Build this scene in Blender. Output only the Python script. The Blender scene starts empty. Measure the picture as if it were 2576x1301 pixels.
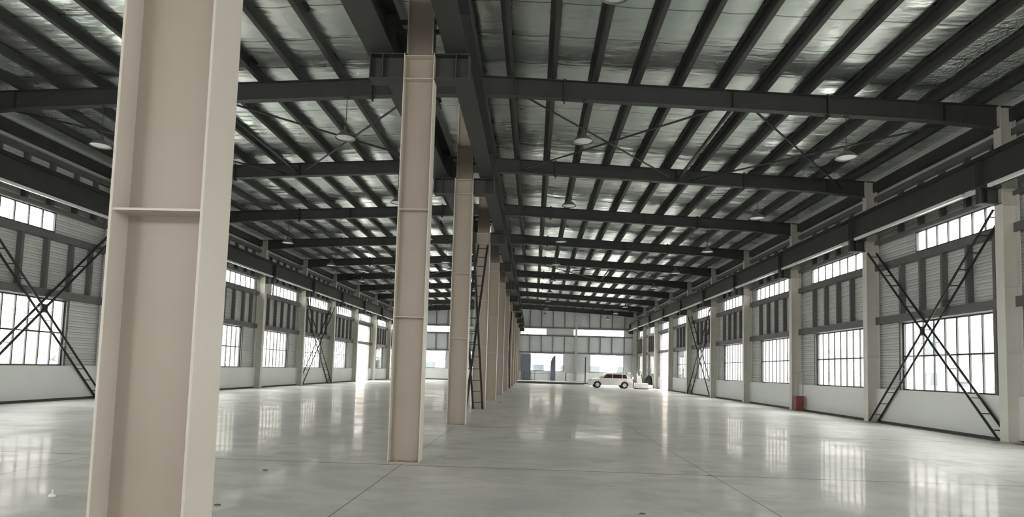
import bpy, bmesh, math, random
from mathutils import Vector, Matrix, noise
random.seed(7)
S = bpy.context.scene
COL = S.collection

# ------------------------------------------------------------------ camera
cy, sy_ = math.cos(.03577), math.sin(.03577)
PIT, ROL = .06893, .0287
fwd = Vector((-sy_ * math.cos(PIT), cy * math.cos(PIT), math.sin(PIT)))
rt = Vector((cy, sy_, 0)); up = rt.cross(fwd)
r2 = rt * math.cos(ROL) + up * math.sin(ROL)
u2 = -rt * math.sin(ROL) + up * math.cos(ROL)
cam = bpy.data.cameras.new('camera'); cam_ob = bpy.data.objects.new('camera', cam); COL.objects.link(cam_ob)
cam_ob.matrix_world = Matrix(((r2.x, u2.x, -fwd.x, 1.96242), (r2.y, u2.y, -fwd.y, 0), (r2.z, u2.z, -fwd.z, 1.49492), (0, 0, 0, 1)))
cam.sensor_fit = 'HORIZONTAL'; cam.sensor_width = 36; cam.lens = 1550 / 2576 * 36
cam.shift_y = (822.21 - 650.5) / 2576; cam.clip_end = 600
S.camera = cam_ob

# ------------------------------------------------------------------ light
W = bpy.data.worlds.new('overcast_sky'); S.world = W; W.use_nodes = True
wn = W.node_tree.nodes; wl = W.node_tree.links
bg = wn['Background']; bg.inputs[0].default_value = (1.0, 0.985, 0.955, 1); bg.inputs[1].default_value = 1.0
S.view_settings.view_transform = 'Standard'; S.view_settings.look = 'None'
S.view_settings.gamma = 1; S.view_settings.use_curve_mapping = False
S.view_settings.exposure = 3.85
S.cycles.use_denoising = True
S.cycles.max_bounces = 10; S.cycles.diffuse_bounces = 7; S.cycles.glossy_bounces = 4
S.cycles.transparent_max_bounces = 12; S.cycles.sample_clamp_indirect = 4; S.cycles.blur_glossy = 1.0

# layout of the hall -------------------------------------------------
D = 6.5
def RY(n): return 3.2 + D * n
XW = 14.33          # inner face of the sill walls
XC = 13.95          # inner flange face of the wall columns
Y0, Y1 = RY(-2), 74.95
SL = .048
def roof_z(x): return 9.42 - SL * abs(x)     # top of rafters
# openings in the side walls: (side, bay) -> lower, upper window
BAYS = range(-2, 11)
def lower_win(side, n):
    if n == 8: return None
    if side > 0: a, b = {2: (.8, 4.97), 3: (.75, 4.77), 4: (1.0, 4.8)}.get(n, (.85, 4.85))
    else: a, b = (.6, 4.65)
    return RY(n) + a, RY(n) + b
def upper_win(side, n):
    if side > 0: a, b = {2: (.6, 4.2), 3: (.87, 5.3), 4: (1.25, 5.7)}.get(n, (1.0, 5.2))
    else: a, b = {1: (.3, 4.1), 2: (.1, 3.95), 3: (1.5, 5.6), 4: (1.9, 6.1)}.get(n, (2.1, 6.0))
    return RY(n) + a, RY(n) + b
LZ = (1.17, 3.43); UZ = (5.68, 6.36); DOOR_Y = (56.2, 60.6); DOOR_Z = 5.35
# gable openings (x0, x1, z0, z1)
G_LOW = [(-12.8, -8.7), (-5.65, -1.6), (1.6, 5.65), (8.85, 12.9)]
G_UP = [(-12.9, -6.8), (-3.5, -.35), (.35, 3.5), (6.8, 12.9)]
GLZ = (1.4, 3.55); GUZ = (5.8, 6.56)
BACK_OPEN = [(-9, -6.5, 0, 2.6), (6, 8.5, 0, 2.6), (-12.9, -4.8, 5.4, 6.9), (4.8, 12.9, 5.4, 6.9)]  # unseen openings behind the viewer, added and sized to light the column webs
def portal(loc, rot, sx, sy):
    l = bpy.data.lights.new('daylight_portal', 'AREA'); l.shape = 'RECTANGLE'; l.size = sx; l.size_y = sy
    l.cycles.is_portal = True
    o = bpy.data.objects.new('daylight_portal', l); COL.objects.link(o); o.location = loc; o.rotation_euler = rot
LEN = 73.5; MY = (RY(-2) + RY(10) + 6) / 2
for s in (-1, 1):
    rot = (0, math.radians(90 * s), 0)      # points into the hall
    portal((s * 14.62, MY, (LZ[0] + LZ[1]) / 2), rot, LZ[1] - LZ[0], 84)
    portal((s * 14.62, MY, (UZ[0] + UZ[1]) / 2), rot, UZ[1] - UZ[0], 84)
    portal((s * 14.62, sum(DOOR_Y) / 2, DOOR_Z / 2), rot, DOOR_Z, DOOR_Y[1] - DOOR_Y[0])
portal((0, 75.3, sum(GLZ) / 2), (math.radians(-90), 0, 0), 26, GLZ[1] - GLZ[0])
portal((0, 75.3, sum(GUZ) / 2), (math.radians(-90), 0, 0), 26, GUZ[1] - GUZ[0])
for a, b, c, d in BACK_OPEN:
    portal(((a + b) / 2, Y0 - .3, (c + d) / 2), (math.radians(90), 0, 0), b - a, d - c)

# ------------------------------------------------------------------ materials
def mat(name, col, rough=.5, metal=0., spec=.5):
    m = bpy.data.materials.new(name); m.use_nodes = True
    b = m.node_tree.nodes['Principled BSDF']
    b.inputs['Base Color'].default_value = (*col, 1); b.inputs['Roughness'].default_value = rough
    b.inputs['Metallic'].default_value = metal; b.inputs['Specular IOR Level'].default_value = spec
    return m
class NT:
    def __init__(s, m): s.n = m.node_tree.nodes; s.l = m.node_tree.links; s.b = s.n['Principled BSDF']
    def coord(s): return s.n.new('ShaderNodeTexCoord').outputs['Object']
    def noise(s, v, scale, detail=3, rough=.5, sc=None):
        if sc:
            mp = s.n.new('ShaderNodeMapping'); mp.inputs['Scale'].default_value = sc; s.l.new(v, mp.inputs[0]); v = mp.outputs[0]
        t = s.n.new('ShaderNodeTexNoise'); t.inputs['Scale'].default_value = scale; t.inputs['Detail'].default_value = detail
        t.inputs['Roughness'].default_value = rough; s.l.new(v, t.inputs['Vector']); return t.outputs['Fac']
    def ramp(s, f, *st):
        r = s.n.new('ShaderNodeValToRGB'); e = r.color_ramp.elements
        while len(e) < len(st): e.new(.5)
        for i, (p, c) in enumerate(st): e[i].position = p; e[i].color = (*c, 1) if hasattr(c, '__len__') else (c, c, c, 1)
        s.l.new(f, r.inputs[0]); return r.outputs[0]
    def math(s, op, a, b=None, c=None):
        m = s.n.new('ShaderNodeMath'); m.operation = op
        for i, v in enumerate((a, b, c)):
            if v is None: continue
            if isinstance(v, (int, float)): m.inputs[i].default_value = v
            else: s.l.new(v, m.inputs[i])
        return m.outputs[0]
    def mix(s, f, a, b, mode='MIX'):
        m = s.n.new('ShaderNodeMix'); m.data_type = 'RGBA'; m.blend_type = mode
        for k, v in ((0, f), (6, a), (7, b)):
            if isinstance(v, (int, float)): m.inputs[k].default_value = v
            elif isinstance(v, tuple): m.inputs[k].default_value = (*v, 1)
            else: s.l.new(v, m.inputs[k])
        return m.outputs[2]
    def sep(s, v):
        x = s.n.new('ShaderNodeSeparateXYZ'); s.l.new(v, x.inputs[0]); return x.outputs
    def bump(s, h, st, dist=.02):
        b = s.n.new('ShaderNodeBump'); b.inputs['Strength'].default_value = st; b.inputs['Distance'].default_value = dist
        s.l.new(h, b.inputs['Height']); s.l.new(b.outputs[0], s.b.inputs['Normal'])
    def line(s, x, pitch, off, w):      # 1 on thin lines every `pitch`
        f = s.math('FRACT', s.math('DIVIDE', s.math('SUBTRACT', x, off - pitch / 2), pitch))
        return s.math('LESS_THAN', s.math('ABSOLUTE', s.math('SUBTRACT', f, .5)), w / 2 / pitch)

def noisy(name, col, rough, amt=.12, scale=3, metal=0., bump=0.):
    m = mat(name, col, rough, metal); t = NT(m); v = t.coord(); f = t.noise(v, scale, 4)
    c = t.ramp(f, (.3, tuple(x * (1 - amt) for x in col)), (.7, tuple(min(1, x * (1 + amt)) for x in col)))
    t.l.new(c, t.b.inputs['Base Color'])
    if bump: t.bump(t.noise(v, scale * 6, 3), bump)
    return m
M = {}
M['dark'] = noisy('dark_grey_primer', (.042, .042, .041), .55, .12, 2)
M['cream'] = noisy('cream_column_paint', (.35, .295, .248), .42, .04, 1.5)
M['flange'] = noisy('side_lit_cream_flange', (.53, .485, .43), .42, .04, 1.5)  # column cream made paler: side light on the flanges painted in
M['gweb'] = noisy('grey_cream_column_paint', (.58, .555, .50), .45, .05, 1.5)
M['gflange'] = noisy('side_lit_grey_cream_flange', (.66, .645, .60), .45, .05, 1.5)  # wall column flanges, side light put into the colour likewise
M['shade'] = noisy('dull_grey_lamp_shade', (.16, .16, .16), .4, .06, 5)
M['strip'] = noisy('dark_floor_strip', (.11, .11, .108), .8, .15, 3)  # dark tone of the floor strips along both side walls
M['paleframe'] = noisy('pale_grey_paint', (.42, .41, .385), .5, .06, 2)
M['stud'] = noisy('grey_stud_paint', (.135, .135, .135), .55, .1, 2)
M['sill'] = noisy('white_wall_paint', (.84, .85, .84), .7, .04, .6)
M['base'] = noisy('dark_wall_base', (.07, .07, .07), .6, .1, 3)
M['frame'] = noisy('black_window_frame', (.03, .03, .03), .45, .1, 4)
M['trimwhite'] = noisy('white_strip_paint', (.8, .8, .8), .35, .03, 4)
M['gable'] = noisy('blue_grey_gable_sheet', (.56, .575, .59), .5, .06, .7)
M['bluegrey'] = noisy('blue_grey_door_paint', (.15, .17, .22), .5, .08, 2)
M['rubber'] = noisy('black_rubber', (.02, .02, .02), .8, .2, 8)
M['carwhite'] = noisy('white_car_paint', (.75, .72, .71), .25, .03, 2)
M['carglass'] = mat('dark_car_glass', (.05, .018, .02), .08)
M['red'] = noisy('dull_red_paint', (.2, .05, .045), .5, .15, 5)
M['tarp'] = noisy('dark_grey_tarpaulin', (.06, .06, .065), .7, .25, 5, bump=.5)
M['pale'] = noisy('white_board', (.75, .74, .72), .6, .06, 3)
M['lamp'] = noisy('lamp_shade_metal', (.62, .62, .62), .35, .05, 5, .3)
M['lampin'] = noisy('white_enamel_reflector', (.85, .85, .85), .3, .03, 5)
M['bulb'] = mat('frosted_bulb_glass', (.9, .9, .9), .2)
M['render'] = noisy('pale_building_render', (.82, .8, .76), .8, .08, .4)
M['bglass'] = mat('building_window_glass', (.05, .06, .07), .15)
M['leaf'] = noisy('tree_leaves', (.40, .44, .33), .7, .4, 2)
M['bark'] = noisy('tree_bark', (.12, .09, .06), .8, .2, 6)
M['yard'] = noisy('concrete_yard', (.66, .65, .62), .8, .1, .2)
# corrugated side cladding (ribs run along the wall)
def ribbed(name, col, axis, pitch, rough=.45):
    m = noisy(name, col, rough, .08, .8); t = NT(m); c = t.sep(t.coord())[axis]
    f = t.math('FRACT', t.math('DIVIDE', c, pitch))
    h = t.math('MULTIPLY', t.math('SMOOTH_MIN', t.math('MULTIPLY', t.math('ABSOLUTE', t.math('SUBTRACT', f, .5)), 8.), 1., .2), 1.)
    t.bump(h, 1., .02)
    col_in = t.b.inputs['Base Color'].links[0].from_socket
    ln = t.math('LESS_THAN', f, .07)
    t.l.new(t.mix(ln, col_in, tuple(x * .35 for x in col)), t.b.inputs['Base Color'])
    return m
M['clad'] = ribbed('ribbed_side_cladding', (.66, .67, .66), 2, .19)
# epoxy floor with saw-cut joints
def floor_mat():
    m = mat('polished_epoxy_floor', (.4, .4, .38), .12, spec=.035); t = NT(m); v = t.coord(); x, y, z = t.sep(v)
    n1 = t.noise(v, .35, 4, .55); n2 = t.noise(v, 1.3, 4, .6, (1, 1.6, 1))
    c = t.ramp(n1, (.3, (.49, .495, .47)), (.5, (.60, .59, .56)), (.72, (.71, .68, .635)))
    c = t.mix(t.ramp(n2, (.46, 0), (.62, .45)), c, (.42, .43, .42))
    c = t.mix(t.ramp(t.noise(v, 3.1, 2), (.68, 0), (.8, .2)), c, (.7, .68, .64))
    c = t.mix(t.ramp(t.noise(v, .75, 5, .62, (1, 1.8, 1)), (.60, 0), (.64, .5)), c, (.43, .385, .34))
    jx = t.line(x, 4.667, 0, .016); jy = t.line(y, D, 3.2 - .3, .04)
    j = t.math('MAXIMUM', jx, jy)
    c = t.mix(t.math('MULTIPLY', j, .8), c, (.13, .125, .12))
    t.l.new(c, t.b.inputs['Base Color'])
    t.l.new(t.ramp(t.noise(v, .8, 4, .6), (.3, .38), (.55, .46), (.75, .55)), t.b.inputs['Roughness'])
    h = t.math('SUBTRACT', t.noise(v, .9, 2), t.math('MULTIPLY', j, .3)); t.bump(h, .14, .03)
    # thin worn wax layer that mirrors the windows faintly
    gl = t.n.new('ShaderNodeBsdfGlossy'); gl.inputs['Color'].default_value = (1, .92, .84, 1); fr = t.n.new('ShaderNodeFresnel'); fr.inputs[0].default_value = 1.4
    t.l.new(t.ramp(t.noise(v, 1.7, 3), (.35, .05), (.7, .16)), gl.inputs['Roughness'])
    t.l.new(t.b.inputs['Normal'].links[0].from_socket, gl.inputs['Normal'])
    wear = t.ramp(t.noise(v, .6, 4, .6), (.35, .04), (.65, .12))
    mx = t.n.new('ShaderNodeMixShader'); t.l.new(t.math('MULTIPLY', fr.outputs[0], wear), mx.inputs[0])
    t.l.new(t.b.outputs[0], mx.inputs[1]); t.l.new(gl.outputs[0], mx.inputs[2]); t.l.new(mx.outputs[0], t.n['Material Output'].inputs[0])
    return m
M['floor'] = floor_mat()
# foil-faced insulation under the roof sheets
def foil_mat():
    m = mat('foil_roof_insulation', (.66, .70, .68), .3, 1.); t = NT(m); v = t.coord(); x, y, z = t.sep(v)
    ax = t.math('ABSOLUTE', x)
    big = t.noise(v, .5, 3, .5, (.7, 1.6, 1)); wr = t.noise(v, 1.1, 3, .5, (.5, 1.8, 1))
    c = t.ramp(big, (.3, (.66, .73, .70)), (.5, (.77, .82, .79)), (.7, (.88, .89, .86)))
    j = t.line(y, 1.35, 13.1, .032)
    c = t.mix(t.math('MULTIPLY', j, .75), c, (.05, .05, .05))
    t.l.new(c, t.b.inputs['Base Color'])
    t.l.new(t.ramp(t.noise(v, .7, 2), (.3, .22), (.7, .34)), t.b.inputs['Roughness'])
    cr = t.noise(v, 9, 4, .6, (1, 1, 1))
    edge = t.ramp(ax, (0, 0), (1, 1))
    e = t.math('SMOOTHSTEP', 0, 0) if False else t.math('MULTIPLY', t.math('MAXIMUM', t.math('SUBTRACT', ax, 11.2), 0), .55)
    e = t.math('MINIMUM', t.math('MULTIPLY', e, 1.6), 2.)
    h = t.math('ADD', wr, t.math('MULTIPLY', cr, t.math('ADD', e, .03)))
    t.bump(h, .62, .09)
    return m
M['foil'] = foil_mat()
def glass_mat():
    m = bpy.data.materials.new('window_glass'); m.use_nodes = True; n = m.node_tree.nodes; l = m.node_tree.links
    n.remove(n['Principled BSDF']); tr = n.new('ShaderNodeBsdfTransparent'); tr.inputs[0].default_value = (.9, .92, .91, 1)
    gl = n.new('ShaderNodeBsdfGlossy'); gl.inputs['Roughness'].default_value = .03
    fr = n.new('ShaderNodeFresnel'); ge = n.new('ShaderNodeNewGeometry'); ma = n.new('ShaderNodeMath'); ma.operation = 'MULTIPLY_ADD'
    ma.inputs[1].default_value = 1 / 1.45 - 1.45; ma.inputs[2].default_value = 1.45; l.new(ge.outputs['Backfacing'], ma.inputs[0]); l.new(ma.outputs[0], fr.inputs[0])
    mx = n.new('ShaderNodeMixShader'); l.new(fr.outputs[0], mx.inputs[0]); l.new(tr.outputs[0], mx.inputs[1]); l.new(gl.outputs[0], mx.inputs[2])
    l.new(mx.outputs[0], n['Material Output'].inputs[0]); return m
M['glass'] = glass_mat()

# ------------------------------------------------------------------ mesh helpers
class MB:
    def __init__(s): s.bm = bmesh.new()
    def hexa(s, p):     # 8 corners: bottom ring 0-3 ccw, top ring 4-7
        v = [s.bm.verts.new(q) for q in p]
        for f in ((3, 2, 1, 0), (4, 5, 6, 7), (0, 1, 5, 4), (1, 2, 6, 5), (2, 3, 7, 6), (3, 0, 4, 7)): s.bm.faces.new([v[i] for i in f])
        return s
    def box(s, x0, x1, y0, y1, z0, z1):
        if x0 > x1: x0, x1 = x1, x0
        if y0 > y1: y0, y1 = y1, y0
        return s.hexa([(x0, y0, z0), (x1, y0, z0), (x1, y1, z0), (x0, y1, z0), (x0, y0, z1), (x1, y0, z1), (x1, y1, z1), (x0, y1, z1)])
    def bar(s, a, b, w, h, upv=(0, 0, 1)):
        a, b = Vector(a), Vector(b); d = (b - a).normalized(); upv = Vector(upv)
        if abs(d.dot(upv)) > .98: upv = Vector((0, 1, 0))
        x = d.cross(upv).normalized() * (w / 2); y = x.cross(d).normalized() * (h / 2)
        return s.hexa([a - x - y, a + x - y, b + x - y, b - x - y, a - x + y, a + x + y, b + x + y, b - x + y])
    def tube(s, a, b, r, seg=10, r1=None):
        a, b = Vector(a), Vector(b); d = (b - a).normalized(); r1 = r if r1 is None else r1
        u = d.orthogonal().normalized(); w = d.cross(u); A = []; B = []
        for i in range(seg):
            t = 2 * math.pi * i / seg; o = u * math.cos(t) + w * math.sin(t); A.append(s.bm.verts.new(a + o * r)); B.append(s.bm.verts.new(b + o * r1))
        for i in range(seg): s.bm.faces.new((A[i], A[(i + 1) % seg], B[(i + 1) % seg], B[i]))
        s.bm.faces.new(A[::-1]); s.bm.faces.new(B); return s
    def lathe(s, prof, seg=24, cx=0, cy_=0):
        rings = []
        for r, z in prof: rings.append([s.bm.verts.new((cx + r * math.cos(2 * math.pi * i / seg), cy_ + r * math.sin(2 * math.pi * i / seg), z)) for i in range(seg)])
        for A, B in zip(rings, rings[1:]):
            for i in range(seg): s.bm.faces.new((A[i], A[(i + 1) % seg], B[(i + 1) % seg], B[i]))
        return s
    def prism(s, poly, a, b, plane='xz'):       # polygon extruded from a to b along the missing axis
        def P(p, t): return (p[0], t, p[1]) if plane == 'xz' else (t, p[0], p[1]) if plane == 'yz' else (p[0], p[1], t)
        A = [s.bm.verts.new(P(p, a)) for p in poly]; B = [s.bm.verts.new(P(p, b)) for p in poly]; n = len(poly)
        s.bm.faces.new(A[::-1]); s.bm.faces.new(B)
        for i in range(n): s.bm.faces.new((A[i], A[(i + 1) % n], B[(i + 1) % n], B[i]))
        return s
    def mesh(s, name, m, smooth=False):
        bmesh.ops.recalc_face_normals(s.bm, faces=s.bm.faces[:])
        me = bpy.data.meshes.new(name); s.bm.to_mesh(me); s.bm.free(); me.materials.append(M[m] if isinstance(m, str) else m)
        if smooth:
            for p in me.polygons: p.use_smooth = True
        return me
    def build(s, name, m, parent=None, bevel=0, smooth=False):
        o = bpy.data.objects.new(name, s.mesh(name, m, smooth)); COL.objects.link(o); o.parent = parent
        if bevel:
            b = o.modifiers.new('bevel', 'BEVEL'); b.width = bevel; b.segments = 2; b.limit_method = 'ANGLE'
        return o
def tag(o, label=None, cat=None, group=None, kind=None):
    for k, v in (('label', label), ('category', cat), ('group', group), ('kind', kind)):
        if v: o[k] = v
    return o
def thing(name, label, cat, loc=(0, 0, 0), rz=0, group=None):
    o = bpy.data.objects.new(name, None); COL.objects.link(o); o.location = loc; o.rotation_euler.z = rz
    return tag(o, label, cat, group)
def copy_tree(root, loc, rz=0, label=None, group=None):
    r = root.copy(); COL.objects.link(r); r.location = loc; r.rotation_euler.z = rz
    if label: r['label'] = label
    if group: r['group'] = group
    for ch in list(root.children):
        c = ch.copy(); COL.objects.link(c); c.parent = r
        for g in list(ch.children):
            d = g.copy(); COL.objects.link(d); d.parent = c
    return r
def struct(o, label, cat): return tag(o, label, cat, kind='structure')
ORD = 'first second third fourth fifth sixth seventh eighth ninth tenth eleventh twelfth thirteenth fourteenth'.split()
SIDE = {1: 'right', -1: 'left'}

# ------------------------------------------------------------------ shell
struct(MB().box(-14.6, 14.6, Y0 - .3, 75.25, -.2, 0).build('floor', 'floor'), 'polished grey epoxy floor with saw-cut joints across the whole hall', 'floor')
struct(MB().box(-140, 140, -60, 260, -.4, -.21).build('ground', 'yard'), 'pale concrete yard outside the hall windows', 'ground')
def cells(a0, a1, b0, b1, holes):
    A = sorted({a0, a1, *[min(max(v, a0), a1) for h in holes for v in h[:2]]}); B = sorted({b0, b1, *[min(max(v, b0), b1) for h in holes for v in h[2:]]})
    for i in range(len(A) - 1):
        run = None
        for j in range(len(B) - 1):
            ca, cb = (A[i] + A[i + 1]) / 2, (B[j] + B[j + 1]) / 2
            solid = not any(h[0] < ca < h[1] and h[2] < cb < h[3] for h in holes)
            if solid:
                if run and abs(run[1] - B[j]) < 1e-6: run = (run[0], B[j + 1])
                else: run = (B[j], B[j + 1])
                nxt_solid = False
                if j + 1 < len(B) - 1:
                    cb2 = (B[j + 1] + B[j + 2]) / 2
                    nxt_solid = not any(h[0] < ca < h[1] and h[2] < cb2 < h[3] for h in holes)
                if not nxt_solid: yield A[i], A[i + 1], run[0], run[1]; run = None
for s in (-1, 1):
    nm = SIDE[s]
    holes = [(DOOR_Y[0], DOOR_Y[1], 0, DOOR_Z)]
    for n in BAYS:
        if lower_win(s, n): holes.append((*lower_win(s, n), *LZ))
        holes.append((*upper_win(s, n), *UZ))
    mb = MB()
    for a, b, c, d in cells(Y0, Y1 + .1, LZ[0], 9.03, holes): mb.box(s * 14.5, s * 14.56, a, b, c, d)
    struct(mb.build('wall_' + nm, 'clad'), nm + ' side wall of grey ribbed sheet above the white sill wall', 'wall')
    mb = MB(); mb.box(s * XW, s * 14.56, Y0, DOOR_Y[0], 0, LZ[0] - .001).box(s * XW, s * 14.56, DOOR_Y[1], Y1, 0, LZ[0] - .001)
    struct(mb.build('wall_%s_sill' % nm, 'sill'), 'low smooth white sill wall along the %s side under the windows' % nm, 'sill wall')
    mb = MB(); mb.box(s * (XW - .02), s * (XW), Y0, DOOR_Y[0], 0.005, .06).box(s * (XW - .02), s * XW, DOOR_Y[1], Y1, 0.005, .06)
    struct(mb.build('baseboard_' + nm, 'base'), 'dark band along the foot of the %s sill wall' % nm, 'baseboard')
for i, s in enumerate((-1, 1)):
    struct(MB().box(s * 13.97, s * XW, Y0, 74.9, 0.0, .004).build('trim_%d' % (i + 1), 'strip'), 'dark strip on the floor along the foot of the %s wall' % SIDE[s], 'floor strip')
# gables
holes = [(a, b, *GLZ) for a, b in G_LOW] + [(a, b, *GUZ) for a, b in G_UP]
def gable_top(mb, y0, y1, z0):
    for s in (-1, 1): mb.prism([(0, z0), (s * 14.56, z0), (s * 14.56, roof_z(14.56) + .25), (0, roof_z(0) + .25)], y0, y1)
mb = MB()
for a, b, c, d in cells(-14.5, 14.5, GLZ[0] - .05, 8.0, holes): mb.box(a, b, 75.05, 75.11, c, d)
gable_top(mb, 75.05, 75.11, 8.0)
struct(mb.build('wall_back', 'gable'), 'far end wall of blue-grey panels with strip windows', 'wall')
struct(MB().box(-14.33, 14.33, 74.95, 75.11, 0, GLZ[0] - .051).build('wall_back_sill', 'sill'), 'low white sill wall along the foot of the far end wall', 'sill wall')
struct(MB().box(-14.3, 14.3, 74.92, 74.95, 0, .12).build('baseboard_back', 'base'), 'dark band along the foot of the far end wall', 'baseboard')
mb = MB()
for a, b, c, d in cells(-14.5, 14.5, 0, 8.0, BACK_OPEN): mb.box(a, b, Y0 - .2, Y0 - .1, c, d)
gable_top(mb, Y0 - .2, Y0 - .1, 8.0)
struct(mb.build('wall_front', 'gable'), 'near end wall behind the viewer with openings added for light', 'wall')

# foil ceiling, sagging a little between the purlins
PX = [.3] + [1.15 + 1.12 * k for k in range(12)]
def ceiling(s):
    bm = bmesh.new(); xs = []
    pts = PX + [14.56]; pts[0] = 0
    for a, b in zip(pts, pts[1:]):
        for k in range(4): xs.append((a + (b - a) * k / 4, k / 4))
    xs.append((14.56, 0)); ys = [Y0 - .2 + i * .45 for i in range(int((75.3 - Y0) / .45) + 2)]
    xs[-1] = (14.72, 0); G = []
    for y in ys:
        row = []
        for x, t in xs:
            z = roof_z(x) + .29 - .035 * math.sin(math.pi * t) * (1 + .8 * noise.noise(Vector((x * .6, y * .4, s * 3)))) \
                + (.028 * noise.noise(Vector((x * .9, y * 1.1, 5 * s))) if t else 0)
            row.append(bm.verts.new((s * x, y, z)))
        G.append(row)
    for A, B in zip(G, G[1:]):
        for i in range(len(xs) - 1): bm.faces.new((A[i], A[i + 1], B[i + 1], B[i]))
    me = bpy.data.meshes.new('ceiling'); bm.normal_update(); bm.to_mesh(me); bm.free(); me.materials.append(M['foil'])
    for p in me.polygons: p.use_smooth = True
    o = bpy.data.objects.new('ceiling', me); COL.objects.link(o)
    sd = o.modifiers.new('solid', 'SOLIDIFY'); sd.thickness = .05; sd.offset = 1 if s < 0 else 1
    struct(o, SIDE[s] + ' roof slope lined with silver foil insulation', 'ceiling'); return o
ceiling(-1); ceiling(1)
struct(MB().prism([(-14.7, roof_z(14.7) + .42), (0, roof_z(0) + .42), (14.7, roof_z(14.7) + .42), (14.7, roof_z(14.7) + .47), (0, roof_z(0) + .47), (-14.7, roof_z(14.7) + .47)], Y0 - .4, 75.4).build('roof', 'dark'),
       'metal roof sheet over the foil insulation', 'roof')

# ------------------------------------------------------------------ windows
wn_i = [0]
def window(axis, c, a0, a1, z0, z1, cols, rows, label, sgn=1, th=.05):
    """axis 'x': the window lies in the plane x = c and runs along y"""
    wn_i[0] += 1; mb = MB(); dep = .07
    def bx(p0, p1, q0, q1, m, dd=dep):
        if axis == 'x': m.box(c - dd / 2, c + dd / 2, p0, p1, q0, q1)
        else: m.box(p0, p1, c - dd / 2, c + dd / 2, q0, q1)
    bx(a0, a1, z0, z0 + th, mb); bx(a0, a1, z1 - th, z1, mb); bx(a0, a0 + th, z0 + th, z1 - th, mb); bx(a1 - th, a1, z0 + th, z1 - th, mb)
    for k in range(1, cols):
        p = a0 + (a1 - a0) * k / cols; bx(p - .02, p + .02, z0 + th, z1 - th, mb, .05)
    for k in range(1, rows):
        q = z0 + (z1 - z0) * k / rows; bx(a0 + th, a1 - th, q - .025, q + .025, mb, .056)
    root = bpy.data.objects.new('window_%d' % wn_i[0], None); COL.objects.link(root)
    root.location = (c, a0, z0) if axis == 'x' else (a0, c, z0)
    struct(root, label, 'window')
    f = mb.build('window_frame', 'frame', root); f.matrix_parent_inverse = Matrix.Translation(root.location).inverted()
    g = MB(); bx(a0 + th, a1 - th, z0 + th, z1 - th, g, .008)
    g = g.build('glass', 'glass', root); g.matrix_parent_inverse = f.matrix_parent_inverse
BAYNAME = {}
for n in BAYS:
    BAYNAME[n] = 'between its %s and %s wall columns' % (ORD[n - 1], ORD[n]) if 1 <= n <= 10 else ''
# wall column ordinals count from the nearest in view (row 2 is the first one)
def bay_phrase(s, n):
    if n == 1: return '%s wall bay before its first column' % SIDE[s]
    if n < 1: return '%s wall bay %s' % (SIDE[s], 'beside the viewer' if n == 0 else ORD[-n - 1] + ' behind the viewer')
    return '%s wall bay behind its %s column' % (SIDE[s], ORD[n - 2])
for s in (-1, 1):
    for n in BAYS:
        ph = bay_phrase(s, n)
        lw = lower_win(s, n); uw = upper_win(s, n)
        if lw: window('x', s * 14.43, *lw, *LZ, 8, 2, 'black framed pane window, ' + ph)
        window('x', s * 14.43, *uw, *UZ, 7, 1, 'high bright strip window, ' + ph, th=.04)
names4 = ['far left end', 'left, nearest the middle row', 'right, nearest the middle row', 'far right end']
for (a, b), nm in zip(G_LOW, names4): window('y', 75.08, a, b, *GLZ, 3, 2, 'three-pane-wide window in the far wall, ' + nm)
for (a, b), nm in zip(G_UP, names4): window('y', 75.08, a, b, *GUZ, 1, 1, 'high white strip window in the far wall, ' + nm, th=.03)

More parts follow.
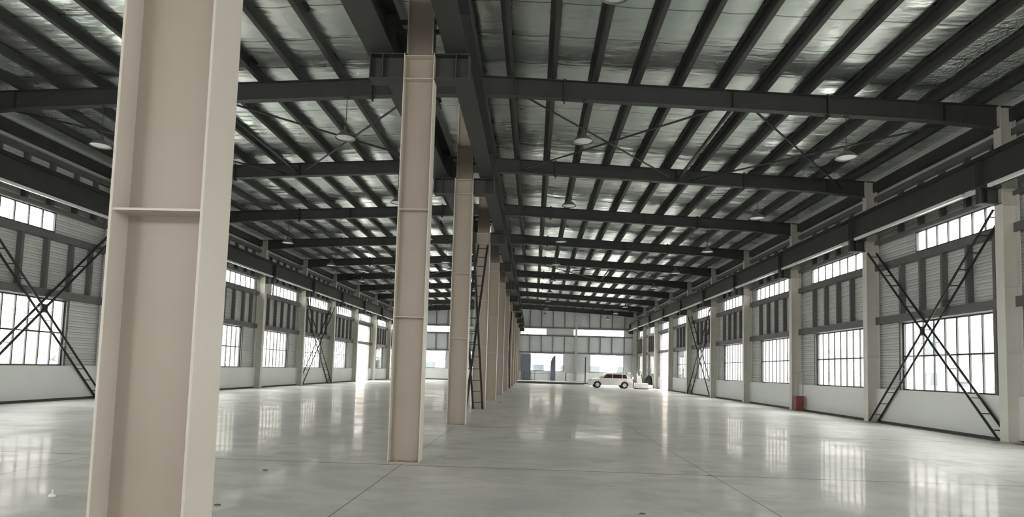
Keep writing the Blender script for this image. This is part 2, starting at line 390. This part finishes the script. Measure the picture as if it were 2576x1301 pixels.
# ------------------------------------------------------------------ wall framing
def channel_mesh(name, p0, p1, w, dep, m):   # thin lipped channel running p0->p1 (z or y), in local coords
    return None
for s in (-1, 1):
    x0, x1 = s * 14.32, s * 14.495
    for z0, z1, nm in ((3.47, 3.74, 'over the lower windows'), (5.42, 5.66, 'under the strip windows'), (6.38, 6.52, 'over the strip windows'), (7.98, 8.16, 'under the eave')):
        t = thing('wall_girt', 'long dark grey wall girt %s of the %s wall' % (nm, SIDE[s]), 'girt', (s * 14.4, 10, z0))
        inv = Matrix.Translation(t.location).inverted()
        segs = [(RY(-1), 74.9)]
        mb = MB(); mb.box(x0, s * 14.335, RY(-1), 74.9, z0, z1); a = mb.build('web', 'stud', t); a.matrix_parent_inverse = inv
        mb = MB(); mb.box(s * 14.335, x1, RY(-1), 74.9, z0, z0 + .012).box(s * 14.335, x1, RY(-1), 74.9, z1 - .012, z1); a = mb.build('flange', 'stud', t); a.matrix_parent_inverse = inv
    # studs
    def stud_mesh(h):
        m = MB(); m.box(-.04, .04, -.0, .006, 0, h)
        m = MB(); m.box(-.045, .045, -.006, .006, 0, h); return m
    meshes = {}
    def stud(y, z0, z1, label, grp):
        k = round(z1 - z0, 3)
        if k not in meshes:
            m = MB(); d = .09; e = s
            m.box(0, e * .012, -.05, .05, 0, k).box(e * .012, e * .17, -.05, -.038, 0, k).box(e * .158, e * .17, -.038, .05, 0, k)
            meshes[k] = m.mesh('wall_stud', 'stud')
        o = bpy.data.objects.new('wall_stud', meshes[k]); COL.objects.link(o); o.location = (s * 14.322, y, z0)
        tag(o, label, 'stud', grp)
    for n in range(1, 11):
        ph = bay_phrase(s, n); offs = (.72, 1.78, 2.86, 3.92, 5.0)
        if s < 0: offs = (.5, 1.55, 2.6, 3.65, 4.75, 5.7)
        for i, o_ in enumerate(offs):
            y = RY(n) + o_
            if not (n == 8 and DOOR_Y[0] - .1 < y < DOOR_Y[1] + .1):
                stud(y, 3.745, 5.415, '%s dark stud of the %s' % (ORD[i], ph), 'wall studs above the lower windows')
            stud(y, 6.525, 7.975, '%s upper stud under the eave, %s' % (ORD[i], ph), 'upper wall studs under the eave')
        if n != 8:
            a, b = lower_win(s, n)
            for y, w_ in ((a - .06, 'near'), (b + .06, 'far')):
                stud(y, LZ[0] + .005, 3.465, '%s jamb stud beside the window, %s' % (w_, ph), 'jamb studs beside the lower windows')
# gable framing
for z0, z1, nm in ((3.58, 3.72, 'over the lower windows'), (5.62, 5.78, 'under the strip windows'), (6.6, 6.75, 'over the strip windows')):
    o = MB().box(-14.3, 14.3, 74.87, 75.0, z0, z1).build('wall_girt', 'stud'); tag(o, 'dark horizontal girt across the far wall ' + nm, 'girt')
gx = [-12.85, -11.4, -10.0, -8.6, -5.7, -4.3, -2.9, -1.5, 1.5, 2.9, 4.3, 5.72, 8.7, 10.05, 11.45, 12.95]
for i, x in enumerate(gx):
    nm = '%s from the middle row' % ORD[[7, 6, 5, 4, 3, 2, 1, 0, 0, 1, 2, 3, 4, 5, 6, 7][i]]; sd = 'left' if x < 0 else 'right'
    tag(MB().box(x - .04, x + .04, 74.9, 75.04, 3.725, 5.615).build('wall_stud', 'stud'), 'middle-height stud of the far wall, %s on the %s' % (nm, sd), 'stud', 'far wall studs')
    tag(MB().box(x - .04, x + .04, 74.9, 75.04, 6.755, roof_z(x) + .05).build('wall_stud', 'stud'), 'top stud of the far wall, %s on the %s' % (nm, sd), 'stud', 'far wall studs')

# ------------------------------------------------------------------ columns
FW, TF = .14, .016
def column(mx, half, h, up_half, zs, brackets, mw='cream', mf='flange'):
    """mx +-1 mirrored; H column with web in the x-z plane; returns root at origin"""
    t = thing('steel_column', 'x', 'column')
    zb = 6.55
    for s in (-1, 1):
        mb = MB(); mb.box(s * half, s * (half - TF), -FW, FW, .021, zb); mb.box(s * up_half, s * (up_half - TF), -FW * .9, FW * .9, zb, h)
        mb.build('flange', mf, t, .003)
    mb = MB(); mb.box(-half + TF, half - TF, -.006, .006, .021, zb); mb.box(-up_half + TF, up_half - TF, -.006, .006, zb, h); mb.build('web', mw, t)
    for z in zs:
        mb = MB()
        for q in (-1, 1): mb.box(-half + TF, half - TF, q * .006, q * (FW - .005), z, z + .012)
        mb.build('stiffener', mf, t)
    mb = MB().box(-half - .02, half + .02, -FW - .02, FW + .02, 0, .02)
    for a in (-1, 1):
        for b in (-1, 1): mb.tube((a * .12, b * .07, .02), (a * .12, b * .07, .05), .018, 6)
    mb.build('base_plate', mw, t)
    for s in brackets:
        e = .55 if half > .23 else .55
        b = MB(); x0, x1 = s * half, s * (half + .56)
        b.hexa([(min(x0, x1), -.008, 6.14), (max(x0, x1), -.008, 6.14), (max(x0, x1), .008, 6.14), (min(x0, x1), .008, 6.14),
                (min(x0, x1), -.008, 6.53), (max(x0, x1), -.008, 6.53), (max(x0, x1), .008, 6.53), (min(x0, x1), .008, 6.53)])
        br = b.build('bracket', 'dark', t)
        MB().box(x0, x1, -FW, FW, 6.125, 6.14).box(x0, x1, -FW, FW, 6.53, 6.545).build('bracket_flange', 'dark', br)
        m2 = MB()
        for q in (-1, 1): m2.box(s * (half + .34), s * (half + .355), q * .008, q * (FW - .005), 6.14, 6.53)
        m2.box(s * (half + .545), s * (half + .56), -FW, -.008, 6.14, 6.53)
        m2.build('stiffener', 'dark', br)
    return t
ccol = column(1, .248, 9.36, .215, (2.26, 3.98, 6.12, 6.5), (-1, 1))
rows_c = []
for n in range(12):
    lab = {0: 'big cream steel column nearest the viewer, filling the left foreground', 11: 'last cream steel column of the middle row against the far wall'}.get(n,
          'cream steel column of the middle row, %s from the viewer' % ORD[n])
    if n == 0: c = ccol; c.location = (0, RY(0), 0); c['label'] = lab; c['group'] = 'middle row of cream columns'
    else: c = copy_tree(ccol, (0, RY(n) if n < 11 else 74.7, 0), 0, lab, 'middle row of cream columns')
wcol = column(1, .22, 8.75, .20, (2.26, 3.98, 6.12, 6.5), (-1,), 'gweb', 'gflange')
for s in (-1, 1):
    first = s == -1
    for n in range(1, 12):
        lab = 'cream steel column of the %s wall, %s from the viewer in view' % (SIDE[s], ORD[n - 2]) if n > 1 else 'steel column of the %s wall just outside the picture edge' % SIDE[s]
        loc = (s * (XC + .22), RY(n) if n < 11 else 74.72, 0); rz = 0 if s > 0 else math.pi
        if first: wcol.location = loc; wcol.rotation_euler.z = rz; wcol['label'] = lab; wcol['group'] = 'left wall columns'; first = False
        else: copy_tree(wcol, loc, rz, lab, SIDE[s] + ' wall columns')
# wind columns of the far wall
for s in (-1, 1):
    t = thing('wind_column', 'slim pale steel post standing against the far wall, %s half' % SIDE[s], 'column', (s * 7.1, 74.72, 0))
    MB().box(-.12, .12, -.12, -.106, .016, roof_z(7.1) - .5).box(-.12, .12, .106, .12, .016, roof_z(7.1) - .5).build('flange', 'paleframe', t)
    MB().box(-.006, .006, -.106, .106, .016, roof_z(7.1) - .5).build('web', 'paleframe', t)
    MB().box(-.16, .16, -.14, .14, 0, .016).build('base_plate', 'paleframe', t)

# ------------------------------------------------------------------ rafters and purlins
def rafter(s):
    t = thing('roof_rafter', 'x', 'rafter'); x0, x1 = .24, 14.3; N = 1
    def zt(x): return roof_z(x)
    def zb(x): return zt(x) - .50 - max(0, x - 12.2) * .05 - max(0, 1.4 - x) * .04
    xs = [x0, 1.4, 12.2, 13.97]
    top = [(s * x, zt(x) - .014) for x in xs]; bot = [(s * x, zb(x) + .014) for x in xs]
    MB().prism(bot + top[::-1], -.005, .005).build('web', 'dark', t)
    xt = xs[:-1] + [x1]
    MB().prism([(s * x, zt(x) - .014) for x in xt] + [(s * x, zt(x)) for x in xt[::-1]], -.11, .11).build('top_flange', 'dark', t)
    MB().prism([(s * x, zb(x)) for x in xs] + [(s * x, zb(x) + .014) for x in xs[::-1]], -.11, .11).build('bottom_flange', 'dark', t)
    for x in (2.62, 9.6):
        m = MB(); m.box(s * (x - .02), s * (x + .02), -.10, .10, zb(x) - .08, zt(x) - .016)
        m.prism([(s * (x - .09), zb(x)), (s * (x + .09), zb(x)), (s * x, zb(x) - .09)], -.008, .008).prism([(s * (x - .09), zt(x)), (s * (x + .09), zt(x)), (s * x, zt(x) + .09)], -.008, .008)
        m.build('splice_plate', 'dark', t)
    for x in (1.3, 7.1, 12.6): MB().box(s * (x - .006), s * (x + .006), -.1, .1, zb(x) + .015, zt(x) - .015).build('stiffener', 'dark', t)
    return t
raf = {s: rafter(s) for s in (-1, 1)}
for s in (-1, 1):
    for n in range(0, 12):
        y = RY(n) if n < 11 else 74.7
        lab = 'dark steel rafter on the %s side, over the %s column of the middle row' % (SIDE[s], ORD[n])
        if n == 11: lab = 'dark steel rafter along the top of the far wall, %s side' % SIDE[s]
        if n == 0: raf[s].location = (0, y, 0); raf[s]['label'] = lab; raf[s]['group'] = SIDE[s] + ' rafters'
        else: copy_tree(raf[s], (0, y, 0), 0, lab, SIDE[s] + ' rafters')
for s in (-1, 1):
    for i, x in enumerate(PX):
        zr = roof_z(x); L0, L1 = RY(-1), 75.0; m = MB()
        m.box(-.006, .006, L0, L1, 0.002, .25)
        m.box(0, s * .12, L0, L1, 0.002, .012).box(0, -s * .12, L0, L1, .24, .25)
        me = m.mesh('roof_purlin', 'dark'); o = bpy.data.objects.new('roof_purlin', me); COL.objects.link(o); o.location = (s * x, 0, zr)
        # keep the sloped rafter just under the purlin
        tag(o, 'long dark roof purlin, %s from the ridge on the %s slope' % (ORD[i], SIDE[s]), 'purlin', '%s slope purlins' % SIDE[s])
# eave beam
for s in (-1, 1):
    o = MB().box(s * 14.28, s * 14.48, RY(-1), 74.9, 8.35, 8.7).build('eave_beam', 'dark')
    tag(o, 'dark eave beam along the top of the %s wall' % SIDE[s], 'beam')

# ------------------------------------------------------------------ crane girders
def girder(xc, lab, out):
    t = thing('crane_girder', lab, 'girder', (xc, 0, 6.546)); L0, L1 = RY(-1), 74.5
    MB().box(-.18, .18, L0, L1, 0, .02).build('bottom_flange', 'dark', t)
    MB().box(-.006, .006, L0, L1, .02, .73).build('web', 'dark', t)
    MB().box(-.19, .19, L0, L1, .73, .75).build('top_flange', 'dark', t)
    r = MB().box(-.06, .06, L0, L1, .75, .762).box(-.012, .012, L0, L1, .762, .84).box(-.035, .035, L0, L1, .84, .875); r.build('rail', 'dark', t)
    for n in range(0, 12):
        y = min(RY(n), 74.3); m = MB()
        for q in (-1, 1): m.box(q * .006, q * .172, y - .006, y + .006, .02, .73)
        m.build('stiffener', 'dark', t)
girder(.6, 'dark crane girder running along the right of the middle columns', 1)
girder(-.6, 'dark crane girder running along the left of the middle columns', -1)
girder(13.55, 'dark crane girder running along the right wall columns', 1)
girder(-13.55, 'dark crane girder running along the left wall columns', -1)
# tie-backs from the middle columns to the girders
for n in range(0, 11):
    for s in (-1, 1):
        o = MB().box(s * .222, s * .425, -.03, .03, 0, .06).box(s * .222, s * .425, -.03, .03, .16, .22).build('girder_tie', 'dark')
        o.location = (0, RY(n), 6.95); tag(o, 'pair of short dark ties joining the %s girder to the %s middle column' % (SIDE[s], ORD[n]), 'tie', 'girder ties')
# pale conductor bars below the wall girders
for s in (-1, 1):
    for n in range(1, 11):
        o = MB().box(-.04, .04, .5, D - .45, 0, .085).build('conductor_bar', 'trimwhite'); o.location = (s * 13.40, RY(n), 6.455)
        tag(o, 'white bar under the wall crane girder, ' + bay_phrase(s, n), 'conductor bar', 'white bars under the wall girders')

# ------------------------------------------------------------------ braces
def xbrace(xin, xout, label, m):
    t = thing('cross_brace', label, 'brace')
    for k, (ya, yb) in enumerate(((.2, 6.3), (6.3, .2))):
        za, zb_ = .03, 6.05
        ch = MB()
        off = .0
        for x in (xin, xout):
            ch.bar((x, ya, za), (x, yb, zb_), .012, .085).bar((x, ya, za), (x, yb, zb_), .07, .012)
        d = ch.build('diagonal', m, t)
        N = 15
        for i in range(N):
            f = (i + .6) / N; y = ya + (yb - ya) * f; z = za + (zb_ - za) * f
            MB().box(xin + .01 * (1 if xout > xin else -1), xout - .01 * (1 if xout > xin else -1), y - .03, y + .03, z - .012, z + .012).build('rung', m, d)
    m2 = MB(); m2.box(xin - .006, xin + .006, 3.13, 3.37, 2.90, 3.18); m2.build('gusset_plate', m, t)
    return t
for n, far in ((2, 'near'), (6, 'far')):
    for s in (-1, 1):
        b = xbrace(s * 13.97, s * 14.27, '%s ladder-like cross brace standing against the %s wall' % ('large near' if n == 2 else 'distant', SIDE[s]), 'dark'); b.location = (0, RY(n), 0)
    b = xbrace(-.17, .17, 'ladder-like cross brace in the middle row, %s' % ('between its third and fourth columns' if n == 2 else 'between its seventh and eighth columns'), 'dark'); b.location = (0, RY(n), 0)
# roof braces
def rod(a, b, label, r=.03):
    o = MB().tube(a, b, r, 8).build('roof_brace', 'dark', smooth=True); tag(o, label, 'brace', 'crossed roof braces')
for n, w_ in ((2, 'near'), (6, 'distant')):
    for s in (-1, 1):
        for xa, xb, q in ((1.35, 6.85, 'inner'), (7.6, 13.1, 'outer')):
            for y0, y1, k in ((RY(n) + .12, RY(n + 1) - .12, 'outward'), (RY(n + 1) - .12, RY(n) + .12, 'inward')):
                dz = .32 if k == 'outward' else .40
                rod((s * xa, y0, roof_z(xa) - dz), (s * xb, y1, roof_z(xb) - dz),
                    '%s %s roof brace rod running %s as it recedes, %s slope' % (w_, q, k, SIDE[s]))
        o = MB().tube((s * 7.2, RY(n) + .12, roof_z(7.2) - .3), (s * 7.2, RY(n + 1) - .12, roof_z(7.2) - .3), .055, 12).build('strut_tube', 'dark', smooth=True)
        tag(o, '%s round strut tube between two rafters of the %s slope' % (w_, SIDE[s]), 'strut')

# ------------------------------------------------------------------ pendant lamps
def lamp():
    t = thing('pendant_lamp', 'x', 'lamp')
    MB().box(-.05, .05, -.05, .05, -.02, 0).tube((0, 0, -.02), (0, 0, -.80), .011, 8).build('rod', 'dark', t)
    MB().lathe([(.0, -.80), (.05, -.80), (.055, -.94), (.07, -.95), (0.07, -.96)], 16).build('lamp_holder', 'shade', t, smooth=True)
    MB().lathe([(.06, -.95), (.12, -.975), (.2, -1.03), (.265, -1.115), (.275, -1.13), (.262, -1.13), (.252, -1.112), (.19, -1.035), (.11, -.985), (.06, -.965)], 32).build('lamp_shade', 'shade', t, smooth=True)
    MB().lathe([(.0, -1.128), (.14, -1.122), (.24, -1.11), (.25, -1.10), (.2, -1.06), (0, -1.055)], 24).build('diffuser', 'lampin', t, smooth=True)
    return t
lp = lamp(); first = True
for n in range(1, 11):
    for x, nm in ((-10.1, 'outer lamp on the left slope'), (-3.3, 'inner lamp on the left slope'), (3.15, 'inner lamp on the right slope'), (10.08, 'outer lamp on the right slope')):
        lab = 'round dish pendant lamp, %s, hanging from the %s rafter' % (nm, ORD[n]); loc = (x, RY(n), roof_z(x) - .502)
        if first: lp.location = loc; lp['label'] = lab; lp['group'] = 'pendant lamps'; first = False
        else: copy_tree(lp, loc, 0, lab, 'pendant lamps')

# ------------------------------------------------------------------ doors
for i, s in enumerate((-1, 1)):
    root = bpy.data.objects.new('door_%d' % (i + 1), None); COL.objects.link(root); root.location = (s * 14.45, DOOR_Y[0], 0)
    struct(root, 'tall open doorway full of daylight in the %s wall' % SIDE[s], 'door'); inv = Matrix.Translation(root.location).inverted()
    a, b = DOOR_Y; m = MB().box(s * 14.3, s * 14.56, a, a + .1, 0, DOOR_Z).box(s * 14.3, s * 14.56, b - .1, b, 0, DOOR_Z).box(s * 14.3, s * 14.56, a, b, DOOR_Z - .1, DOOR_Z)
    f = m.build('door_frame', 'stud', root); f.matrix_parent_inverse = inv
    m = MB().box(s * 14.6, s * 14.66, b + .05, b + 4.4, .05, DOOR_Z - .15); f = m.build('door_leaf', 'paleframe', root); f.matrix_parent_inverse = inv
root = bpy.data.objects.new('door_3', None); COL.objects.link(root); root.location = (.55, 74.8, 0)
struct(root, 'blue-grey door leaf in the far wall beside the last middle column', 'door')
MB().box(0, 1.15, 0, .08, 0.02, 3.35).build('door_leaf', 'bluegrey', root); MB().box(1.0, 1.04, -.06, 0, 1.0, 1.25).build('handle', 'frame', root)
root = bpy.data.objects.new('door_4', None); COL.objects.link(root); root.location = (4.05, 74.2, 0)
struct(root, 'narrow blue-grey door leaf standing ajar under the far window', 'door')
MB().box(0, .62, 0, .07, 0.02, 2.05).build('door_leaf', 'bluegrey', root)
MB().prism([(0.02, 2.05), (.6, 2.05), (.6, 3.3), (.45, 3.25), (.2, 3.0), (.05, 2.6)], .01, .05).build('top_panel', 'stud', root)

# ------------------------------------------------------------------ things near the far end
def platform():
    t = thing('low_platform', 'low white platform with a dark edge in front of the far wall', 'platform', (4.2, 71, 0))
    MB().box(-4.2, 3.6, -1.6, 1.6, .2, .28).build('top_panel', 'pale', t, .01)
    MB().box(-4.15, 3.55, -1.62, -1.56, .04, .2).box(-4.15, 3.55, 1.5, 1.55, .04, .2).build('skirt', 'base', t)
    for x in (-4, -1.5, 1, 3.4):
        for y in (-1.4, 1.4): MB().box(x - .05, x + .05, y - .05, y + .05, 0, .2).build('leg', 'base', t)
platform()
def rack():
    t = thing('tube_frame', 'tall thin black tube frame standing before the far wall', 'frame', (5.9, 73.4, 0))
    for x in (0, 2.3):
        for y in (0, .8): MB().box(x - .03, x + .03, y - .03, y + .03, 0, 3.2 if x else 1.3).build('post', 'frame', t)
    for z in (1.28, .25): MB().box(.03, 2.27, -.02, .02, z - .02, z + .02).box(.03, 2.27, .78, .82, z - .02, z + .02).build('crossbar', 'frame', t)
    for x in (0, 2.3): MB().box(x - .02, x + .02, .03, .77, 1.24, 1.28).build('crossbar', 'frame', t)
rack()
t = thing('tube_frame', 'low black tube rail frame before the far wall window', 'frame', (.9, 73.4, 0))
for x in (0, 1.3, 3.0): MB().box(x - .025, x + .025, -.025, .025, 0, 1.4).build('post', 'frame', t)
MB().box(0.025, 1.275, -.02, .02, 1.1, 1.14).box(1.325, 2.975, -.02, .02, 1.1, 1.14).box(.025, 1.275, -.02, .02, .3, .33).build('crossbar', 'frame', t)

def car():
    t = thing('car', 'white hatchback car parked sideways near the far end', 'car', (9.2, 58.2, 0))
    def shell(prof, w, name, m, inset=0.):
        mb = MB(); n = len(prof); rings = []
        for k, f in ((-1, .86), (-.93, .98), (-.6, 1.), (.6, 1.), (.93, .98), (1, .86)):
            cx_ = sum(p[0] for p in prof) / n; cz = sum(p[1] for p in prof) / n
            rings.append([mb.bm.verts.new((cx_ + (p[0] - cx_) * (f * .03 + .97), k * w / 2 * (1 - max(0, p[1] - .85) * .22), cz + (p[1] - cz) * (f * .1 + .9))) for p in prof])
        for A, B in zip(rings, rings[1:]):
            for i in range(n): mb.bm.faces.new((A[i], A[(i + 1) % n], B[(i + 1) % n], B[i]))
        mb.bm.faces.new(rings[0][::-1]); mb.bm.faces.new(rings[-1]); return mb.build(name, m, t, .02, True)
    arch = lambda cx_: [(cx_ + .36 * math.cos(math.radians(a)), .30 + .36 * math.sin(math.radians(a))) for a in range(180, -1, -20)]
    prof = [(-2.0, .3)] + [(-1.97, .24)] + arch(-1.25) + arch(1.25) + [(1.95, .25), (2.02, .5), (1.95, .88), (1.0, .93), (-.9, .93), (-1.75, .82), (-2.0, .62)]
    shell(prof, 1.7, 'body', 'carwhite')
    shell([(-1.05, .9), (-.45, 1.36), (.2, 1.43), (1.3, 1.40), (1.85, .92)], 1.56, 'cabin', 'carwhite')
    for s in (-1, 1):
        for xa, xb in ((-.75, .1), (.18, 1.0), (1.08, 1.5)):
            y = s * .775
            MB().prism([(xa, .95), (xb, .95), (xb - (.12 if xb > 1.4 else 0), 1.30), (max(xa, -.38) if xa < -.5 else xa, 1.30)], y - .03 * s, y - .012 * s if False else y, 'xz').build('side_window', 'carglass', t)
        for x in (-1.25, 1.25):
            w = MB().tube((x, s * .66, .31), (x, s * .84, .31), .31, 24).build('wheel', 'rubber', t)
            MB().tube((x, s * .842, .31), (x, s * .855, .31), .18, 16).build('hub_cap', 'lamp', w)
        MB().box(-2.03, -1.95, s * .45, s * .72, .6, .74).build('headlight', 'bulb', t)
        MB().box(1.95, 2.03, s * .5, s * .74, .65, .85).build('tail_light', 'red', t)
car()
def pallet(loc, label, h):
    t = thing('pallet_stack', label, 'pallets', loc)
    for k in range(3): MB().box(-.6, .6, -.5 + k * .42, -.36 + k * .42, 0, .1).build('skid', 'stud', t)
    m = MB()
    for k in range(6): m.box(-.6 + k * .205, -.43 + k * .205, -.5, .5, .1, .125)
    m.build('deck', 'paleframe', t); MB().box(-.57, .57, -.46, .46, .126, h).build('load', 'pale', t, .02)
pallet((12.0, 57.6, 0), 'white wrapped load on a pallet just right of the car', .55)
pallet((12.9, 60.2, 0), 'low white boards on a pallet by the right wall doorway', .35)
t = thing('tool_trolley', 'dark open steel trolley standing behind the white pallet loads', 'trolley', (11.6, 62.6, 0), .2)
for x in (-.7, .7):
    for y in (-.35, .35): MB().box(x - .025, x + .025, y - .025, y + .025, .12, 1.5).build('post', 'frame', t)
for x in (-.7, .7):
    for y in (-.35, .35): MB().tube((x, y - .02, .06), (x, y + .02, .06), .06, 12).build('caster', 'rubber', t)
for z in (.3, .8, 1.3): MB().box(-.74, .74, -.38, .38, z, z + .03).build('shelf', 'stud', t)
for i, (x, y, z, w, h, m) in enumerate(((-.4, 0, .33, .25, .25, 'pale'), (.2, 0, .33, .3, .2, 'tarp'), (-.2, 0, .83, .3, .3, 'red'), (.4, 0, .83, .2, .25, 'pale'), (0, 0, 1.33, .35, .2, 'paleframe'))):
    c, s_ = math.cos(.2), math.sin(.2)
    o = MB().box(-w / 2, w / 2, -.15, .15, 0, h).box(-w / 2 - .01, w / 2 + .01, -.16, .16, h - .04, h).build('parts_box', m)
    o.location = (11.6 + x * c, 62.6 + x * s_, z + .001); o.rotation_euler.z = .2
    tag(o, ['small white box at left of trolley bottom shelf', 'dark box at right of trolley bottom shelf', 'red box on trolley middle shelf', 'small white box on trolley middle shelf', 'pale grey box on trolley top shelf'][i], 'box', 'boxes on the trolley')
t = thing('pallet_truck', 'dark hand pallet truck with slanted handle near the right wall doorway', 'pallet truck', (13.0, 62.2, 0), math.radians(100))
for y in (-.2, .2): MB().box(-1.1, 0, y - .07, y + .07, .07, .13).build('fork', 'frame', t, .01)
MB().box(0, .25, -.28, .28, .1, .5).build('chassis', 'red', t, .02)
MB().tube((.12, 0, .5), (.75, 0, 1.75), .035, 10).build('handle', 'frame', t)
MB().box(.62, .86, -.16, .16, 1.7, 1.85).build('grip', 'pale', t, .02)
for y in (-.1, .1): MB().tube((.14, y - .03, .1), (.14, y + .03, .1), .1, 16).build('wheel', 'rubber', t)
for y in (-.2, .2): MB().tube((-1.0, y - .05, .04), (-1.0, y + .05, .04), .04, 12).build('roller', 'rubber', t)
def heap():
    bm = bmesh.new(); bmesh.ops.create_icosphere(bm, subdivisions=4, radius=1)
    for v in bm.verts:
        p = v.co.copy(); d = 1 + .22 * noise.noise(p * 1.7) + .08 * noise.noise(p * 5)
        v.co = Vector((p.x * .45 * d, p.y * .7 * d, max(0, (p.z + .3) * .95 * d)))
    me = bpy.data.meshes.new('covered_heap'); bm.to_mesh(me); bm.free(); me.materials.append(M['tarp'])
    for p in me.polygons: p.use_smooth = True
    o = bpy.data.objects.new('covered_heap', me); COL.objects.link(o); o.location = (13.72, 63.2, 0)
    tag(o, 'dark tarpaulin-covered heap against the right wall beyond the doorway', 'heap')
heap()
# red extinguisher box and pipe frame
t = thing('extinguisher_box', 'dull red fire extinguisher box on the floor beside a right wall column', 'fire box', (14.03, 28.52, 0))
MB().box(-.17, .17, -.14, .14, 0, .62).build('body', 'red', t, .01); MB().box(-.18, .18, -.15, .15, .62, .66).build('lid', 'red', t, .008)
MB().box(-.14, .14, -.15, -.141, .08, .56).build('door', 'red', t); MB().box(.08, .12, -.17, -.15, .28, .38).build('handle', 'frame', t)
t = thing('pipe_frame', 'thin pale pipe frame standing above the red box', 'frame', (14.15, 28.78, 0))
for y in (-.1,): 
    for x in (-.16, .14): MB().tube((x, y + .03, 0), (x, y + .03, 1.72), .018, 10).build('post', 'paleframe', t)
    MB().tube((-.16, y + .03, 1.72), (.14, y + .03, 1.72), .018, 10).build('crossbar', 'paleframe', t)
# dark lock box on the wall framing in the second right bay
for y, n in ((23.28, 'second'), (49.3, 'sixth')):
    o = MB().box(14.24, 14.33, y - .07, y + .07, 1.0, 1.85).box(14.2, 14.24, y - .03, y + .03, 1.5, 1.62).build('switch_box', 'frame'); tag(o, 'narrow black switch box on the right wall by its %s column in view' % n, 'switch box')
# bits on the floor
o = MB().lathe([(0, .0), (.035, .0), (.04, .012), (.028, .03), (.012, .034), (.010, .075), (0, .08)], 12).build('cable_peg', 'pale', smooth=True); o.location = (-3.12, 6.51, 0); tag(o, 'tiny white peg lying on the floor left of the nearest column', 'peg')
for k, (x, y, l) in enumerate(((-.12, 37.5, 'behind the fifth middle column'), (.5, 27.5, 'right of the fourth middle column'), (-1.7, 8.52, 'left of the second middle column'), (-1.27, 6.4, 'between the two nearest middle columns'), (3.16, 6.7, 'on the right near the bottom edge'))):
    o = MB().prism([(-.09, -.02), (.03, -.035), (.1, 0), (.02, .025), (-.05, .03)], 0, .012, 'xy').build('debris_scrap', 'base'); o.location = (x, y, 0.001)
    if y < 10: o.scale = (.35, .5, 1)
    tag(o, 'small dark scrap on the floor ' + l, 'scrap', 'scraps on the floor')

# ------------------------------------------------------------------ outside
def building(x0, x1, y0, y1, h, lab, face):
    t = thing('building', lab, 'building', (0, 0, -.21))
    MB().box(x0, x1, y0, y1, 0, h).build('wall', 'render', t); MB().box(x0 - .4, x1 + .4, y0 - .4, y1 + .4, h, h + .4).build('roof', 'yard', t)
    for fl in range(int(h // 3.5)):
        z = 1.2 + 3.5 * fl
        if face == 'x':
            xx = x0 if x0 > 0 else x1; sg = -1 if x0 > 0 else 1; k = y0 + 2
            while k < y1 - 3: MB().box(xx, xx + sg * .06, k, k + 2.0, z, z + 1.5).build('window', 'bglass', t); k += 5.
        else:
            k = x0 + 2
            while k < x1 - 3: MB().box(k, k + 2.0, y0 - .06, y0, z, z + 1.5).build('window', 'bglass', t); k += 5.
building(48, 58, 20, 120, 8, 'long pale building seen outside the right windows', 'x')
building(-58, -48, 30, 130, 8, 'long pale building seen outside the left windows', 'x')
building(-30, 34, 112, 122, 9, 'pale building seen outside the far wall windows', 'y')
def tree(x, y, h, r, lab):
    t = thing('tree', lab, 'tree', (x, y, -.21)); MB().tube((0, 0, 0), (0, 0, h * .6), .16, 10, .08).build('trunk', 'bark', t)
    bm = bmesh.new()
    for k in range(9):
        c = Vector((random.uniform(-.6, .6) * r, random.uniform(-.6, .6) * r, h * random.uniform(.45, .85))); rr = r * random.uniform(.4, .65)
        g = bmesh.ops.create_icosphere(bm, subdivisions=3, radius=1)
        for v in g['verts']:
            d = 1 + .35 * noise.noise(v.co * 2.5 + c); v.co = c + v.co * rr * d
    me = bpy.data.meshes.new('crown'); bm.to_mesh(me); bm.free(); me.materials.append(M['leaf'])
    o = bpy.data.objects.new('crown', me); COL.objects.link(o); o.parent = t
tree(30, 38.5, 6, 2.6, 'round green tree outside the nearest right window')
tree(31, 56, 4.2, 2.4, 'low green tree outside the second right window')
tree(-34, 42, 5, 2.3, 'green tree outside the nearest left window')
tree(-36, 75, 5.5, 2.6, 'green tree outside a middle left window')
